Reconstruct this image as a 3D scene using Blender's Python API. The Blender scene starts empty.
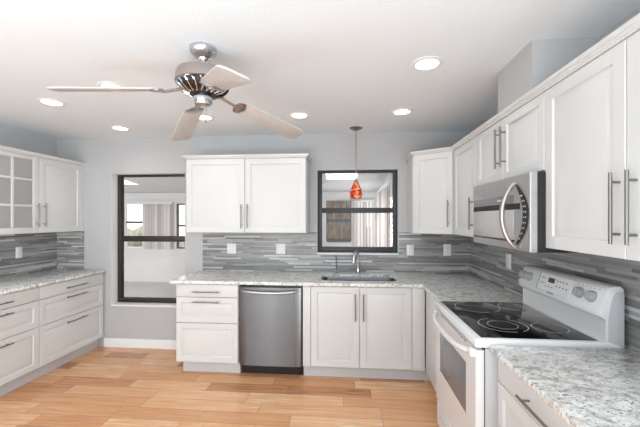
import bpy, bmesh, math, random
from mathutils import Vector, Matrix
random.seed(7)
scene = bpy.context.scene
COL = scene.collection
PI = math.pi

# ------------------------------------------------------------------ camera, sky, big lights, exposure
# world frame: back wall face y=0, right wall face x=0, floor z=0
YAW = 0.0851
FPX = 339.15
cam_d = bpy.data.cameras.new('camera')
cam = bpy.data.objects.new('camera', cam_d)
COL.objects.link(cam)
cam.location = (-1.3071, -3.7869, 1.5098)
cam.rotation_euler = (PI/2, 0, YAW)
cam_d.sensor_width = 36.0
cam_d.lens = FPX/640*36.0
cam_d.shift_y = (218.995-213.5)/640
cam_d.clip_start = 0.02
scene.camera = cam

world = bpy.data.worlds.new('world'); scene.world = world
world.use_nodes = True
wb = world.node_tree.nodes['Background']
wb.inputs[0].default_value = (1.0, 0.99, 0.975, 1)
wb.inputs[1].default_value = 3.2

def area(name, loc, rot, sx, sy, power, color=(1, 1, 1)):
    l = bpy.data.lights.new(name, 'AREA'); l.shape = 'RECTANGLE'; l.size = sx; l.size_y = sy
    l.energy = power; l.color = color
    o = bpy.data.objects.new(name, l); COL.objects.link(o); o.location = loc; o.rotation_euler = rot
    return o
# daylight through the wide opening of the living room behind the camera
area('daylight_rear_opening', (-3.55, -6.95, 1.15), (PI/2, 0, 0), 0.9, 2.1, 22, (0.94, 0.98, 1.0))
# unseen fill lamp added behind the camera to brighten the ceiling
area('added_ceiling_fill', (-2.6, -4.9, 0.45), (PI, 0, 0), 3.6, 1.3, 138, (0.85, 0.95, 1.0))
# unseen fill lamp added at the right to brighten the left base cabinets
area('added_side_fill', (-.05, -5.75, 1.4), (0, PI/2, 0), 1.5, 1.7, 150, (0.93, 0.975, 1.0))
# daylight falling through the two skylights of the patio
area('skylight_daylight', (-6.3, 2.55, 2.75), (0, 0, 0), 1.1, .95, 60)
area('skylight_daylight', (-1.44, 2.35, 2.75), (0, 0, 0), .5, .65, 130)
CAN_POWER = 5.0
CAN_COLOR = (0.95, 0.98, 1.0)

vs = scene.view_settings
vs.view_transform = 'Standard'; vs.look = 'None'; vs.exposure = -0.05; vs.gamma = 1.0
vs.use_curve_mapping = False

# ------------------------------------------------------------------ materials
def lin(c):
    return tuple(((v/255)/12.92 if v/255 <= 0.04045 else ((v/255+0.055)/1.055)**2.4) for v in c)+(1,)

def pbr(name, rgb, rough=0.5, metal=0.0, var=0.03, scale=20, bump=0.0, coat=0.0, spec=0.5):
    m = bpy.data.materials.new(name); m.use_nodes = True
    nt = m.node_tree; b = nt.nodes['Principled BSDF']
    b.inputs['Roughness'].default_value = rough; b.inputs['Metallic'].default_value = metal
    b.inputs['Specular IOR Level'].default_value = spec
    if coat: b.inputs['Coat Weight'].default_value = coat; b.inputs['Coat Roughness'].default_value = 0.08
    tc = nt.nodes.new('ShaderNodeTexCoord'); nz = nt.nodes.new('ShaderNodeTexNoise')
    nz.inputs['Scale'].default_value = scale; nz.inputs['Detail'].default_value = 3
    nt.links.new(tc.outputs['Object'], nz.inputs['Vector'])
    r = nt.nodes.new('ShaderNodeValToRGB'); c = lin(rgb)
    r.color_ramp.elements[0].position = 0.3; r.color_ramp.elements[1].position = 0.7
    r.color_ramp.elements[0].color = tuple(v*(1-var) for v in c[:3])+(1,)
    r.color_ramp.elements[1].color = tuple(min(1, v*(1+var)) for v in c[:3])+(1,)
    nt.links.new(nz.outputs['Fac'], r.inputs['Fac']); nt.links.new(r.outputs['Color'], b.inputs['Base Color'])
    if bump:
        bp = nt.nodes.new('ShaderNodeBump'); bp.inputs['Strength'].default_value = bump; bp.inputs['Distance'].default_value = 0.004
        nt.links.new(nz.outputs['Fac'], bp.inputs['Height']); nt.links.new(bp.outputs['Normal'], b.inputs['Normal'])
    return m

def brushed(name, rgb, rough=0.28, axis='z'):
    m = pbr(name, rgb, rough, 1.0)
    nt = m.node_tree; b = nt.nodes['Principled BSDF']
    tc = nt.nodes.new('ShaderNodeTexCoord'); mp = nt.nodes.new('ShaderNodeMapping'); nz = nt.nodes.new('ShaderNodeTexNoise')
    mp.inputs['Scale'].default_value = {'z': (300, 300, 3), 'x': (3, 300, 300)}[axis]
    nt.links.new(tc.outputs['Object'], mp.inputs['Vector']); nt.links.new(mp.outputs['Vector'], nz.inputs['Vector'])
    mr = nt.nodes.new('ShaderNodeMapRange'); mr.inputs['To Min'].default_value = rough-0.06; mr.inputs['To Max'].default_value = rough+0.08
    nt.links.new(nz.outputs['Fac'], mr.inputs['Value']); nt.links.new(mr.outputs['Result'], b.inputs['Roughness'])
    return m

def emit(name, rgb, strength):
    m = bpy.data.materials.new(name); m.use_nodes = True; nt = m.node_tree
    b = nt.nodes['Principled BSDF']
    b.inputs['Base Color'].default_value = lin(rgb); b.inputs['Emission Color'].default_value = lin(rgb)
    b.inputs['Emission Strength'].default_value = strength
    return m

def glass(name, tint=(1, 1, 1), refl=0.06, rough=0.0, haze=0.0, hazecol=(0.8, 0.8, 0.8)):
    m = bpy.data.materials.new(name); m.use_nodes = True; nt = m.node_tree
    nt.nodes.remove(nt.nodes['Principled BSDF']); out = nt.nodes['Material Output']
    tr = nt.nodes.new('ShaderNodeBsdfTransparent'); tr.inputs[0].default_value = tint+(1,)
    gl = nt.nodes.new('ShaderNodeBsdfGlossy'); gl.inputs['Roughness'].default_value = rough
    lw = nt.nodes.new('ShaderNodeFresnel'); lw.inputs['IOR'].default_value = 1.45
    mx = nt.nodes.new('ShaderNodeMixShader')
    ad = nt.nodes.new('ShaderNodeMath'); ad.operation = 'ADD'; ad.inputs[1].default_value = refl-0.04; ad.use_clamp = True
    nt.links.new(lw.outputs[0], ad.inputs[0]); nt.links.new(ad.outputs[0], mx.inputs[0])
    base = tr
    if haze:
        df = nt.nodes.new('ShaderNodeBsdfDiffuse'); df.inputs[0].default_value = hazecol+(1,)
        tl = nt.nodes.new('ShaderNodeBsdfTranslucent'); tl.inputs[0].default_value = hazecol+(1,)
        a2 = nt.nodes.new('ShaderNodeMixShader'); a2.inputs[0].default_value = 0.5
        nt.links.new(df.outputs[0], a2.inputs[1]); nt.links.new(tl.outputs[0], a2.inputs[2])
        m2 = nt.nodes.new('ShaderNodeMixShader'); m2.inputs[0].default_value = haze
        nt.links.new(tr.outputs[0], m2.inputs[1]); nt.links.new(a2.outputs[0], m2.inputs[2]); base = m2
    nt.links.new(base.outputs[0], mx.inputs[1]); nt.links.new(gl.outputs[0], mx.inputs[2])
    nt.links.new(mx.outputs[0], out.inputs['Surface'])
    return m

def cells_material(name, axis_u, axis_v, row_h, length, colors, gap_u, gap_v, gap_col, rough, fine=None, spread=1.0, coat=0.0):
    """rows of staggered pieces with random length offset and random colour per piece"""
    m = bpy.data.materials.new(name); m.use_nodes = True; nt = m.node_tree; N = nt.nodes; L = nt.links
    b = N['Principled BSDF']; b.inputs['Roughness'].default_value = rough
    if coat: b.inputs['Coat Weight'].default_value = coat; b.inputs['Coat Roughness'].default_value = 0.15
    def math_(op, a, c=None):
        n = N.new('ShaderNodeMath'); n.operation = op
        for i, v in enumerate((a, c)):
            if v is None: continue
            if isinstance(v, (int, float)): n.inputs[i].default_value = v
            else: L.new(v, n.inputs[i])
        return n.outputs[0]
    tc = N.new('ShaderNodeTexCoord'); sp = N.new('ShaderNodeSeparateXYZ'); L.new(tc.outputs['Object'], sp.inputs[0])
    def coord(ax):
        o = [sp.outputs['XYZ'.index(a)] for a in ax]
        return o[0] if len(o) == 1 else math_('ADD', o[0], o[1])
    U = coord(axis_u); V = coord(axis_v)
    rv = math_('DIVIDE', V, row_h); row = math_('FLOOR', rv)
    wn = N.new('ShaderNodeTexWhiteNoise'); wn.noise_dimensions = '1D'; L.new(row, wn.inputs['W'])
    ll = math_('MULTIPLY', math_('ADD', wn.outputs['Value'], 0.65), length)
    uu = math_('ADD', math_('DIVIDE', U, ll), math_('MULTIPLY', wn.outputs['Value'], 37.7))
    cell = math_('FLOOR', uu)
    cv = N.new('ShaderNodeCombineXYZ'); L.new(cell, cv.inputs[0]); L.new(row, cv.inputs[1])
    w2 = N.new('ShaderNodeTexWhiteNoise'); w2.noise_dimensions = '2D'; L.new(cv.outputs[0], w2.inputs['Vector'])
    ramp = N.new('ShaderNodeValToRGB'); cr = ramp.color_ramp
    while len(cr.elements) < len(colors): cr.elements.new(0.5)
    for i, (p, c) in enumerate(colors):
        cr.elements[i].position = p; cr.elements[i].color = lin(c)
    val = w2.outputs['Value'] if spread == 1 else math_('ADD', math_('MULTIPLY', w2.outputs['Value'], spread), .5-.5*spread)
    if fine:
        sc, amt = fine
        nz = N.new('ShaderNodeTexNoise'); nz.inputs['Scale'].default_value = 1.0; nz.inputs['Detail'].default_value = 6
        nz.inputs['Roughness'].default_value = 0.6
        c3 = N.new('ShaderNodeCombineXYZ')
        L.new(math_('MULTIPLY', uu, sc[0]), c3.inputs[0]); L.new(math_('MULTIPLY', V, sc[1]), c3.inputs[1])
        L.new(math_('MULTIPLY', w2.outputs['Value'], 50), c3.inputs[2]); L.new(c3.outputs[0], nz.inputs['Vector'])
        val = math_('ADD', val, math_('MULTIPLY', math_('SUBTRACT', nz.outputs['Fac'], 0.5), amt))
    L.new(val, ramp.inputs['Fac'])
    fu = math_('FRACT', uu); fv = math_('FRACT', rv)
    g = math_('MAXIMUM', math_('LESS_THAN', math_('MULTIPLY', fu, ll), gap_u), math_('LESS_THAN', math_('MULTIPLY', fv, row_h), gap_v))
    mx = N.new('ShaderNodeMix'); mx.data_type = 'RGBA'
    L.new(g, mx.inputs[0]); L.new(ramp.outputs['Color'], mx.inputs[6]); mx.inputs[7].default_value = lin(gap_col)
    L.new(mx.outputs[2], b.inputs['Base Color'])
    bp = N.new('ShaderNodeBump'); bp.inputs['Strength'].default_value = 0.3; bp.inputs['Distance'].default_value = 0.001
    L.new(math_('SUBTRACT', 1.0, g), bp.inputs['Height']); L.new(bp.outputs['Normal'], b.inputs['Normal'])
    return m

def granite(name):
    m = bpy.data.materials.new(name); m.use_nodes = True; nt = m.node_tree; N = nt.nodes; L = nt.links
    b = N['Principled BSDF']; b.inputs['Roughness'].default_value = 0.16; b.inputs['Specular IOR Level'].default_value = 0.5
    tc = N.new('ShaderNodeTexCoord')
    mp = N.new('ShaderNodeMapping'); mp.inputs['Rotation'].default_value = (0, 0, 0.5); mp.inputs['Scale'].default_value = (1.0, 1.7, 1.0)
    L.new(tc.outputs['Object'], mp.inputs['Vector'])
    def noise(s, d, r, dist=0.0):
        n = N.new('ShaderNodeTexNoise'); n.inputs['Scale'].default_value = s; n.inputs['Detail'].default_value = d
        n.inputs['Roughness'].default_value = r; n.inputs['Distortion'].default_value = dist
        L.new(mp.outputs['Vector'], n.inputs['Vector']); return n.outputs['Fac']
    def ramp(fac, els):
        r = N.new('ShaderNodeValToRGB'); cr = r.color_ramp
        while len(cr.elements) < len(els): cr.elements.new(0.5)
        for i, (p, c) in enumerate(els): cr.elements[i].position = p; cr.elements[i].color = lin(c) if len(c) == 3 else c
        L.new(fac, r.inputs['Fac']); return r.outputs['Color']
    def mix(f, a, c):
        x = N.new('ShaderNodeMix'); x.data_type = 'RGBA'
        L.new(f, x.inputs[0]); L.new(a, x.inputs[6])
        if isinstance(c, tuple): x.inputs[7].default_value = c
        else: L.new(c, x.inputs[7])
        return x.outputs[2]
    base = ramp(noise(13, 6, 0.62, 0.9), [(0.33, (172, 171, 168)), (0.45, (222, 221, 217)), (0.57, (246, 246, 243))])
    f1 = ramp(noise(46, 5, 0.65, 1.2), [(0.54, (0, 0, 0)), (0.62, (255, 255, 255))])
    c1 = mix(f1, base, lin((150, 148, 145)))
    f2 = ramp(noise(80, 4, 0.62, 0.8), [(0.60, (0, 0, 0)), (0.69, (255, 255, 255))])
    c2 = mix(f2, c1, lin((82, 79, 78)))
    f3 = ramp(noise(30, 3, 0.5, 0.5), [(0.66, (0, 0, 0)), (0.74, (255, 255, 255))])
    c3 = mix(f3, c2, lin((150, 128, 108)))
    L.new(c3, b.inputs['Base Color'])
    return m

M = {}
M['wall'] = pbr('wall_paint', (190, 190, 191), 0.85, var=0.012, scale=6)
M['ceiling'] = pbr('ceiling_paint', (236, 240, 243), 0.9, var=0.01, scale=60, bump=0.25)
M['trim'] = pbr('white_trim_paint', (238, 238, 238), 0.5, var=0.01)
M['cab'] = pbr('white_cabinet', (217, 217, 216), 0.32, var=0.008, scale=4)
M['cabin'] = pbr('cabinet_interior', (216, 216, 216), 0.6, var=0.01)
M['toe'] = pbr('toe_kick_white', (200, 199, 200), 0.5, var=0.01)
M['handle'] = brushed('brushed_nickel', (142, 141, 140), 0.38)
M['steel'] = brushed('stainless_steel', (120, 123, 127), 0.33, 'z')
_nt = M['steel'].node_tree; _b = _nt.nodes['Principled BSDF']; _b.inputs['Anisotropic'].default_value = 0.85; _b.inputs['Anisotropic Rotation'].default_value = 0.25
_tg = _nt.nodes.new('ShaderNodeTangent'); _tg.direction_type = 'RADIAL'; _tg.axis = 'Z'; _nt.links.new(_tg.outputs[0], _b.inputs['Tangent'])
M['steelx'] = brushed('stainless_steel_fine', (206, 206, 206), 0.36, 'x')
M['sinksteel'] = brushed('sink_steel', (120, 121, 123), 0.3, 'x')
M['chrome'] = pbr('chrome', (205, 205, 208), 0.09, 1.0, var=0.01)
M['nickel'] = pbr('satin_nickel', (176, 168, 164), 0.3, 1.0, var=0.02)
M['black'] = pbr('black_plastic', (16, 16, 17), 0.4)
M['dark'] = pbr('dark_vent', (22, 24, 30), 0.5)
M['blackglass'] = pbr('black_ceramic_glass', (17, 17, 19), 0.07, var=0.1, scale=300)
M['ovenglass'] = pbr('oven_window_glass', (120, 122, 125), 0.1, var=0.03)
M['mwglass'] = pbr('microwave_window_glass', (190, 190, 190), 0.2, 0.0, var=0.02)
M['mwgrey'] = pbr('microwave_grey_band', (128, 128, 130), 0.25)
M['mwband'] = pbr('microwave_dark_band', (30, 30, 32), 0.2)
M['enamel'] = pbr('white_enamel', (230, 230, 231), 0.2, var=0.006)
M['enamelgrey'] = pbr('grey_enamel', (196, 197, 199), 0.35, var=0.01)
M['knob'] = pbr('knob_grey', (172, 172, 174), 0.35, var=0.01)
M['print'] = pbr('grey_print', (120, 120, 124), 0.5)
M['lcd'] = pbr('clock_display', (62, 66, 70), 0.2)
M['ring'] = pbr('burner_print', (205, 205, 205), 0.3)
M['bronze'] = pbr('dark_bronze_frame', (47, 40, 36), 0.45)
M['charcoal'] = pbr('charcoal_frame', (48, 50, 54), 0.45)
M['outlet'] = pbr('white_outlet', (236, 236, 235), 0.35, var=0.005)
M['slot'] = pbr('outlet_slot', (90, 90, 92), 0.5)
M['blade'] = pbr('washed_wood_blade', (190, 183, 180), 0.4, var=0.05, scale=9)
M['brass'] = pbr('antique_silver_iron', (172, 166, 162), 0.3, 1.0, var=0.15, scale=40)
M['lamp'] = emit('lamp_diffuser', (255, 250, 244), 9.0)
M['glass'] = glass('window_glass', (0.95, 0.945, 0.935), 0.05)
M['ribbed'] = glass('cabinet_glass', (0.85, 0.86, 0.87), 0.06, 0.1, haze=0.72, hazecol=(0.93, 0.93, 0.93))
M['granite'] = granite('speckled_granite')
tilecols = [(0.0, (112, 111, 111)), (0.25, (132, 131, 131)), (0.5, (148, 147, 147)), (0.7, (160, 159, 159)), (0.88, (178, 177, 176)), (1.0, (205, 204, 203))]
M['tile_x'] = cells_material('linear_mosaic_back', 'X', 'Z', 0.0178, 0.34, tilecols, 0.001, 0.001, (140, 139, 139), 0.22, fine=((1.6, 130), 0.75))
M['tile_y'] = cells_material('linear_mosaic_side', 'Y', 'Z', 0.0178, 0.34, tilecols, 0.001, 0.001, (140, 139, 139), 0.22, fine=((1.6, 130), 0.75))
M['floor'] = cells_material('wood_plank_floor', 'X', 'Y', 0.15, 0.62,
    [(0.0, (156, 108, 78)), (0.3, (206, 146, 102)), (0.6, (220, 163, 117)), (0.85, (232, 182, 138)), (1.0, (240, 206, 170))],
    0.003, 0.003, (150, 108, 80), 0.22, fine=((2.4, 46), 1.25), spread=0.72)
M['patio'] = pbr('patio_concrete', (168, 168, 168), 0.4, var=0.04, scale=3)
M['patiowall'] = pbr('patio_wall_paint', (226, 226, 228), 0.8, var=0.01)
def translucent(name, rgb, fac=0.5):
    m = pbr(name, rgb, 0.6, var=0.02); nt = m.node_tree; b = nt.nodes['Principled BSDF']; out = nt.nodes['Material Output']
    t = nt.nodes.new('ShaderNodeBsdfTranslucent'); t.inputs[0].default_value = lin(rgb)
    x = nt.nodes.new('ShaderNodeMixShader'); x.inputs[0].default_value = fac
    nt.links.new(b.outputs[0], x.inputs[1]); nt.links.new(t.outputs[0], x.inputs[2]); nt.links.new(x.outputs[0], out.inputs['Surface'])
    return m
def thin_cloth(m, fac):
    nt = m.node_tree; b = nt.nodes['Principled BSDF']; out = nt.nodes['Material Output']
    t = nt.nodes.new('ShaderNodeBsdfTranslucent'); nt.links.new(b.inputs['Base Color'].links[0].from_socket, t.inputs[0])
    x = nt.nodes.new('ShaderNodeMixShader'); x.inputs[0].default_value = fac
    nt.links.new(b.outputs[0], x.inputs[1]); nt.links.new(t.outputs[0], x.inputs[2]); nt.links.new(x.outputs[0], out.inputs['Surface'])
    return m
M['blind_pink'] = thin_cloth(cells_material('rose_grey_vane', 'X', 'Z', 5.0, .095, [(0, (206, 203, 206)), (.4, (232, 226, 228)), (.7, (244, 242, 242)), (1, (218, 216, 218))], .004, 0, (180, 176, 182), .6), .45)

M['woven'] = cells_material('woven_bamboo', 'Z', 'X', 0.012, 0.16, [(0.0, (66, 50, 36)), (0.5, (128, 100, 70)), (1.0, (184, 158, 118))], 0.004, 0.001, (70, 54, 40), 0.7, fine=((4, 60), 0.6))
for _k, _ax in (('blind_white', 'X'), ('blind_side', 'Y')):
    M[_k] = thin_cloth(cells_material('white_vane', _ax, 'Z', 5.0, .088, [(0, (222, 212, 212)), (.4, (244, 240, 238)), (1, (250, 248, 248))], .014, 0, (166, 156, 156), .6), .5)
thin_cloth(M['woven'], .35)
M['leaf'] = pbr('hedge_leaf', (150, 152, 138), 0.7, var=0.3, scale=12)
M['ground'] = pbr('outside_ground', (150, 150, 140), 0.9, var=0.1, scale=3)

def mosaic_glass():
    m = bpy.data.materials.new('red_mosaic_glass'); m.use_nodes = True; nt = m.node_tree; N = nt.nodes; L = nt.links
    b = N['Principled BSDF']; b.inputs['Roughness'].default_value = 0.12
    tc = N.new('ShaderNodeTexCoord'); vo = N.new('ShaderNodeTexVoronoi'); vo.inputs['Scale'].default_value = 45
    L.new(tc.outputs['Object'], vo.inputs['Vector'])
    r = N.new('ShaderNodeValToRGB'); cr = r.color_ramp
    cols = [(0.0, (110, 12, 10)), (0.4, (186, 36, 24)), (0.68, (212, 72, 40)), (0.86, (240, 150, 84)), (0.96, (252, 220, 170))]
    while len(cr.elements) < 5: cr.elements.new(0.5)
    for i, (p, c) in enumerate(cols): cr.elements[i].position = p; cr.elements[i].color = lin(c)
    se = N.new('ShaderNodeSeparateColor'); L.new(vo.outputs['Color'], se.inputs[0]); L.new(se.outputs[0], r.inputs['Fac'])
    L.new(r.outputs['Color'], b.inputs['Base Color']); L.new(r.outputs['Color'], b.inputs['Emission Color'])
    b.inputs['Emission Strength'].default_value = 0.16
    return m
M['mosaic'] = mosaic_glass()

# ------------------------------------------------------------------ mesh builder
class MB:
    def __init__(s, T=None): s.bm = bmesh.new(); s.T = T
    def _add(s, verts, faces, bev=0, seg=2):
        bm = s.bm
        vs_ = [bm.verts.new(v) for v in verts]
        fs = []
        for f in faces:
            try: fs.append(bm.faces.new([vs_[i] for i in f]))
            except ValueError: pass
        if bev:
            es = list({e for f in fs for e in f.edges})
            bmesh.ops.bevel(bm, geom=es, offset=bev, segments=seg, affect='EDGES', profile=0.5)
        return s
    def box(s, x0, x1, y0, y1, z0, z1, bev=0, seg=2):
        if x1 < x0: x0, x1 = x1, x0
        if y1 < y0: y0, y1 = y1, y0
        if z1 < z0: z0, z1 = z1, z0
        v = [(x, y, z) for z in (z0, z1) for y in (y0, y1) for x in (x0, x1)]
        return s._add(v, [(0, 2, 3, 1), (4, 5, 7, 6), (0, 1, 5, 4), (2, 6, 7, 3), (0, 4, 6, 2), (1, 3, 7, 5)], bev, seg)
    def prism(s, poly, lo, hi, axis='z', bev=0, seg=2):
        def P(a, b, c): return {'z': (a, b, c), 'x': (c, a, b), 'y': (a, c, b)}[axis]
        n = len(poly)
        v = [P(a, b, lo) for a, b in poly]+[P(a, b, hi) for a, b in poly]
        f = [tuple(range(n)), tuple(range(2*n-1, n-1, -1))]+[(i, (i+1) % n, n+(i+1) % n, n+i) for i in range(n)]
        return s._add(v, f, bev, seg)
    def tube(s, pts, r, seg=12, closed=False):
        pts = [Vector(p) for p in pts]; n = len(pts); rings = []
        rr = r if isinstance(r, (list, tuple)) else [r]*n
        up = None
        for i, p in enumerate(pts):
            if closed: t = (pts[(i+1) % n]-pts[i-1]).normalized()
            else: t = (pts[min(i+1, n-1)]-pts[max(i-1, 0)]).normalized()
            if up is None:
                up = Vector((0, 0, 1)) if abs(t.z) < 0.9 else Vector((1, 0, 0))
            a = t.cross(up).normalized(); up = a.cross(t).normalized()
            rings.append([s.bm.verts.new(p+a*math.cos(2*PI*k/seg)*rr[i]+up*math.sin(2*PI*k/seg)*rr[i]) for k in range(seg)])
        for i in range(n if closed else n-1):
            A, B = rings[i], rings[(i+1) % n]
            for k in range(seg): s.bm.faces.new((A[k], A[(k+1) % seg], B[(k+1) % seg], B[k]))
        if not closed:
            s.bm.faces.new(rings[0][::-1]); s.bm.faces.new(rings[-1])
        return s
    def lathe(s, prof, c=(0, 0, 0), seg=32, axis='z', ring=False):
        def P(r, h, a):
            x, y = r*math.cos(a), r*math.sin(a)
            v = {'z': (x, y, h), 'x': (h, x, y), 'y': (x, h, y)}[axis]
            return (v[0]+c[0], v[1]+c[1], v[2]+c[2])
        rings = []
        for r, h in prof:
            if r < 1e-6: rings.append([s.bm.verts.new(P(0, h, 0))])
            else: rings.append([s.bm.verts.new(P(r, h, 2*PI*k/seg)) for k in range(seg)])
        if ring: rings.append(rings[0])
        for A, B in zip(rings, rings[1:]):
            for k in range(seg):
                k2 = (k+1) % seg
                if len(A) == 1 and len(B) == 1: continue
                if len(A) == 1: s.bm.faces.new((A[0], B[k], B[k2]))
                elif len(B) == 1: s.bm.faces.new((A[k], A[k2], B[0]))
                else: s.bm.faces.new((A[k], A[k2], B[k2], B[k]))
        for R, fl in () if ring else ((rings[0], True), (rings[-1], False)):
            if len(R) > 1: s.bm.faces.new(R[::-1] if fl else R)
        return s
    def rings(s, x0, x1, z0, z1, steps, yb):
        """nested rectangles facing -Y: steps = [(inset, y)], back at yb"""
        R = []
        for ins, y in steps:
            R.append([s.bm.verts.new(p) for p in ((x0+ins, y, z0+ins), (x1-ins, y, z0+ins), (x1-ins, y, z1-ins), (x0+ins, y, z1-ins))])
        bk = [s.bm.verts.new(p) for p in ((x0, yb, z0), (x1, yb, z0), (x1, yb, z1), (x0, yb, z1))]
        R = [bk]+R
        for A, B in zip(R, R[1:]):
            for k in range(4): s.bm.faces.new((A[k], A[(k+1) % 4], B[(k+1) % 4], B[k]))
        s.bm.faces.new(R[-1]); s.bm.faces.new(bk[::-1])
        return s
    def panel(s, x0, x1, z0, z1, yf, th=0.02, b=0.06):
        return s.rings(x0, x1, z0, z1, [(0, yf+.003), (.003, yf), (b-.003, yf), (b, yf+.006), (b+.003, yf+.010), (b+.011, yf+.010), (b+.030, yf+.001), (b+.033, yf+.0005)], yf+th)
    def slab(s, x0, x1, z0, z1, yf, th=0.02):
        return s.rings(x0, x1, z0, z1, [(0, yf+.004), (.002, yf+.001), (.005, yf)], yf+th)
    def poly_holes(s, loops, z0, z1, bev=0):
        """flat slab with holes, triangulated"""
        es = []
        for lp in loops:
            vv = [s.bm.verts.new((x, y, z1)) for x, y in lp]
            es += [s.bm.edges.new((vv[i], vv[(i+1) % len(vv)])) for i in range(len(vv))]
        g = bmesh.ops.triangle_fill(s.bm, use_beauty=True, use_dissolve=False, edges=es)
        fs = [e for e in g['geom'] if isinstance(e, bmesh.types.BMFace)]
        ex = bmesh.ops.extrude_face_region(s.bm, geom=fs)
        for v in [e for e in ex['geom'] if isinstance(e, bmesh.types.BMVert)]: v.co.z = z0
        if bev:
            s.bm.normal_update()
            ed = [e for e in s.bm.edges if len(e.link_faces) == 2 and e.calc_face_angle(0) > 1.0]
            bmesh.ops.bevel(s.bm, geom=ed, offset=bev, segments=2, affect='EDGES')
        return s
    def build(s, name, mat, parent=None, smooth=40):
        bm = s.bm
        if s.T is not None: bmesh.ops.transform(bm, matrix=s.T, verts=bm.verts)
        bmesh.ops.recalc_face_normals(bm, faces=bm.faces)
        me = bpy.data.meshes.new(name); bm.to_mesh(me); bm.free()
        me.materials.append(M[mat] if isinstance(mat, str) else mat)
        if smooth:
            me.polygons.foreach_set('use_smooth', [True]*len(me.polygons)); me.set_sharp_from_angle(angle=math.radians(smooth))
        o = bpy.data.objects.new(name, me); COL.objects.link(o)
        if parent: o.parent = parent
        return o

def tag(o, label, cat, group=None):
    o['label'] = label; o['category'] = cat
    if group: o['group'] = group
    return o
def thing(name, label, cat, loc=(0, 0, 0), rz=0, group=None):
    o = bpy.data.objects.new(name, None); COL.objects.link(o); o.empty_display_size = 0.1
    o.location = loc; o.rotation_euler = (0, 0, rz)
    return tag(o, label, cat, group)
def struct(o, label=None):
    o['kind'] = 'structure'
    if label: o['label'] = label
    return o
def copy_thing(o, loc=None, rz=None, label=None):
    r = o.copy(); COL.objects.link(r)
    for ch in [c for c in bpy.data.objects if c.parent == o]:
        c2 = ch.copy(); COL.objects.link(c2); c2.parent = r
        for g in [c for c in bpy.data.objects if c.parent == ch]:
            g2 = g.copy(); COL.objects.link(g2); g2.parent = c2
    if loc is not None: r.location = loc
    if rz is not None: r.rotation_euler = (0, 0, rz)
    if label: r['label'] = label
    return r

# ------------------------------------------------------------------ room shell
W = 4.80; H = 2.463; YR = -7.0
WIN = [(-4.104, -3.198, 0.481, 2.045), (-1.668, -0.762, 1.110, 2.064)]
TW = 0.20                                               # back wall thickness
struct(MB().box(-W-.15, .15, -4.3, .0, -.1, 0).build('floor', 'floor'))
struct(MB().box(-W-.15, .15, YR, -4.3, -.1, 0).build('floor_rear', 'patio'))  # unseen grey floor, added to keep warm bounce off the ceiling
struct(MB().box(-W-.15, .15, YR, TW, H, H+.1).build('ceiling', 'ceiling'))
struct(MB().box(-W-.15, -W, YR, TW, 0, H).build('wall_left', 'wall'))
m = MB(); m.box(0, .15, YR, -6.65, 0, H); m.box(0, .15, -4.85, TW, 0, H); m.box(0, .15, -6.65, -4.85, 0, .6); m.box(0, .15, -6.65, -4.85, 2.2, H)  # opening behind the camera added for the side fill lamp
struct(m.build('wall_right', 'wall'))
m = MB()                                                # back wall around its two windows
xs = [-W, WIN[0][0], WIN[0][1], WIN[1][0], WIN[1][1], 0]
for i in range(5):
    if i in (1, 3):
        z0, z1 = WIN[i//2][2:]
        m.box(xs[i], xs[i+1], 0, TW, 0, z0); m.box(xs[i], xs[i+1], 0, TW, z1, H)
    else: m.box(xs[i], xs[i+1], 0, TW, 0, H)
struct(m.build('wall_back', 'wall'))
m = MB()                                                # rear wall with a wide opening to daylight
m.box(-W, -4.05, YR-.12, YR, 0, H); m.box(-3.05, 0, YR-.12, YR, 0, H); m.box(-4.05, -3.05, YR-.12, YR, 2.25, H)
struct(m.build('wall_rear', 'wall'))
struct(MB().box(-.336, 0, -1.891, -1.475, 2.05, H).build('wall_chase', 'wall'))
m = MB(); m.prism([(0, 0), (-.016, 0), (-.016, .085), (-.010, .1), (0, .1)], -4.19, -2.99, 'x')
struct(m.build('baseboard_back', 'trim'))

def window(n, w, yf, mat, zr, fr, ml=0.0, fb=None):
    fb = fb or fr
    x0, x1, z0, z1 = w
    t = bpy.data.objects.new('window_%d' % n, None); COL.objects.link(t); t['kind'] = 'structure'
    t.location = ((x0+x1)/2, yf, z0)
    T = Matrix.Translation((-(x0+x1)/2, -yf, -z0))
    a, b_, c, d = x0+.002+ml, x1-.002-ml, z0+.024, z1-.002-ml
    m = MB(T)
    m.box(a, a+fr, yf, yf+.06, c, d, .003); m.box(b_-fr, b_, yf, yf+.06, c, d, .003)
    m.box(a+fr, b_-fr, yf, yf+.06, c, c+fb, .003); m.box(a+fr, b_-fr, yf, yf+.06, d-fr*.55, d, .003)
    m.build('window_frame', mat, t)
    m = MB(T); m.box(a+fr, b_-fr, yf+.002, yf+.05, zr[0], zr[1], .003)
    rl = m.build('meeting_rail', mat, t)
    for lx in (a+fr+.02, b_-fr-.06): MB(T).box(lx, lx+.04, yf-.008, yf+.004, zr[0]+.01, zr[0]+.03, .002).build('latch', mat, rl)
    MB(T).box(a+fr, b_-fr, yf+.024, yf+.028, c+fb, zr[0]).build('pane', 'glass', t)
    MB(T).box(a+fr, b_-fr, yf+.034, yf+.038, zr[1], d-fr*.55).build('pane', 'glass', t)
    MB(T).box(x0+.001, x1-.001, -.012 if n == 1 else -.004, yf+.03, z0+.001, z0+.022, .004).build('window_sill', 'trim', t)
    return t
window(1, WIN[0], .10, 'bronze', (1.237, 1.304), .045, 0, .05)
window(2, WIN[1], .05, 'charcoal', (1.578, 1.636), .045, .008, .06)
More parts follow.
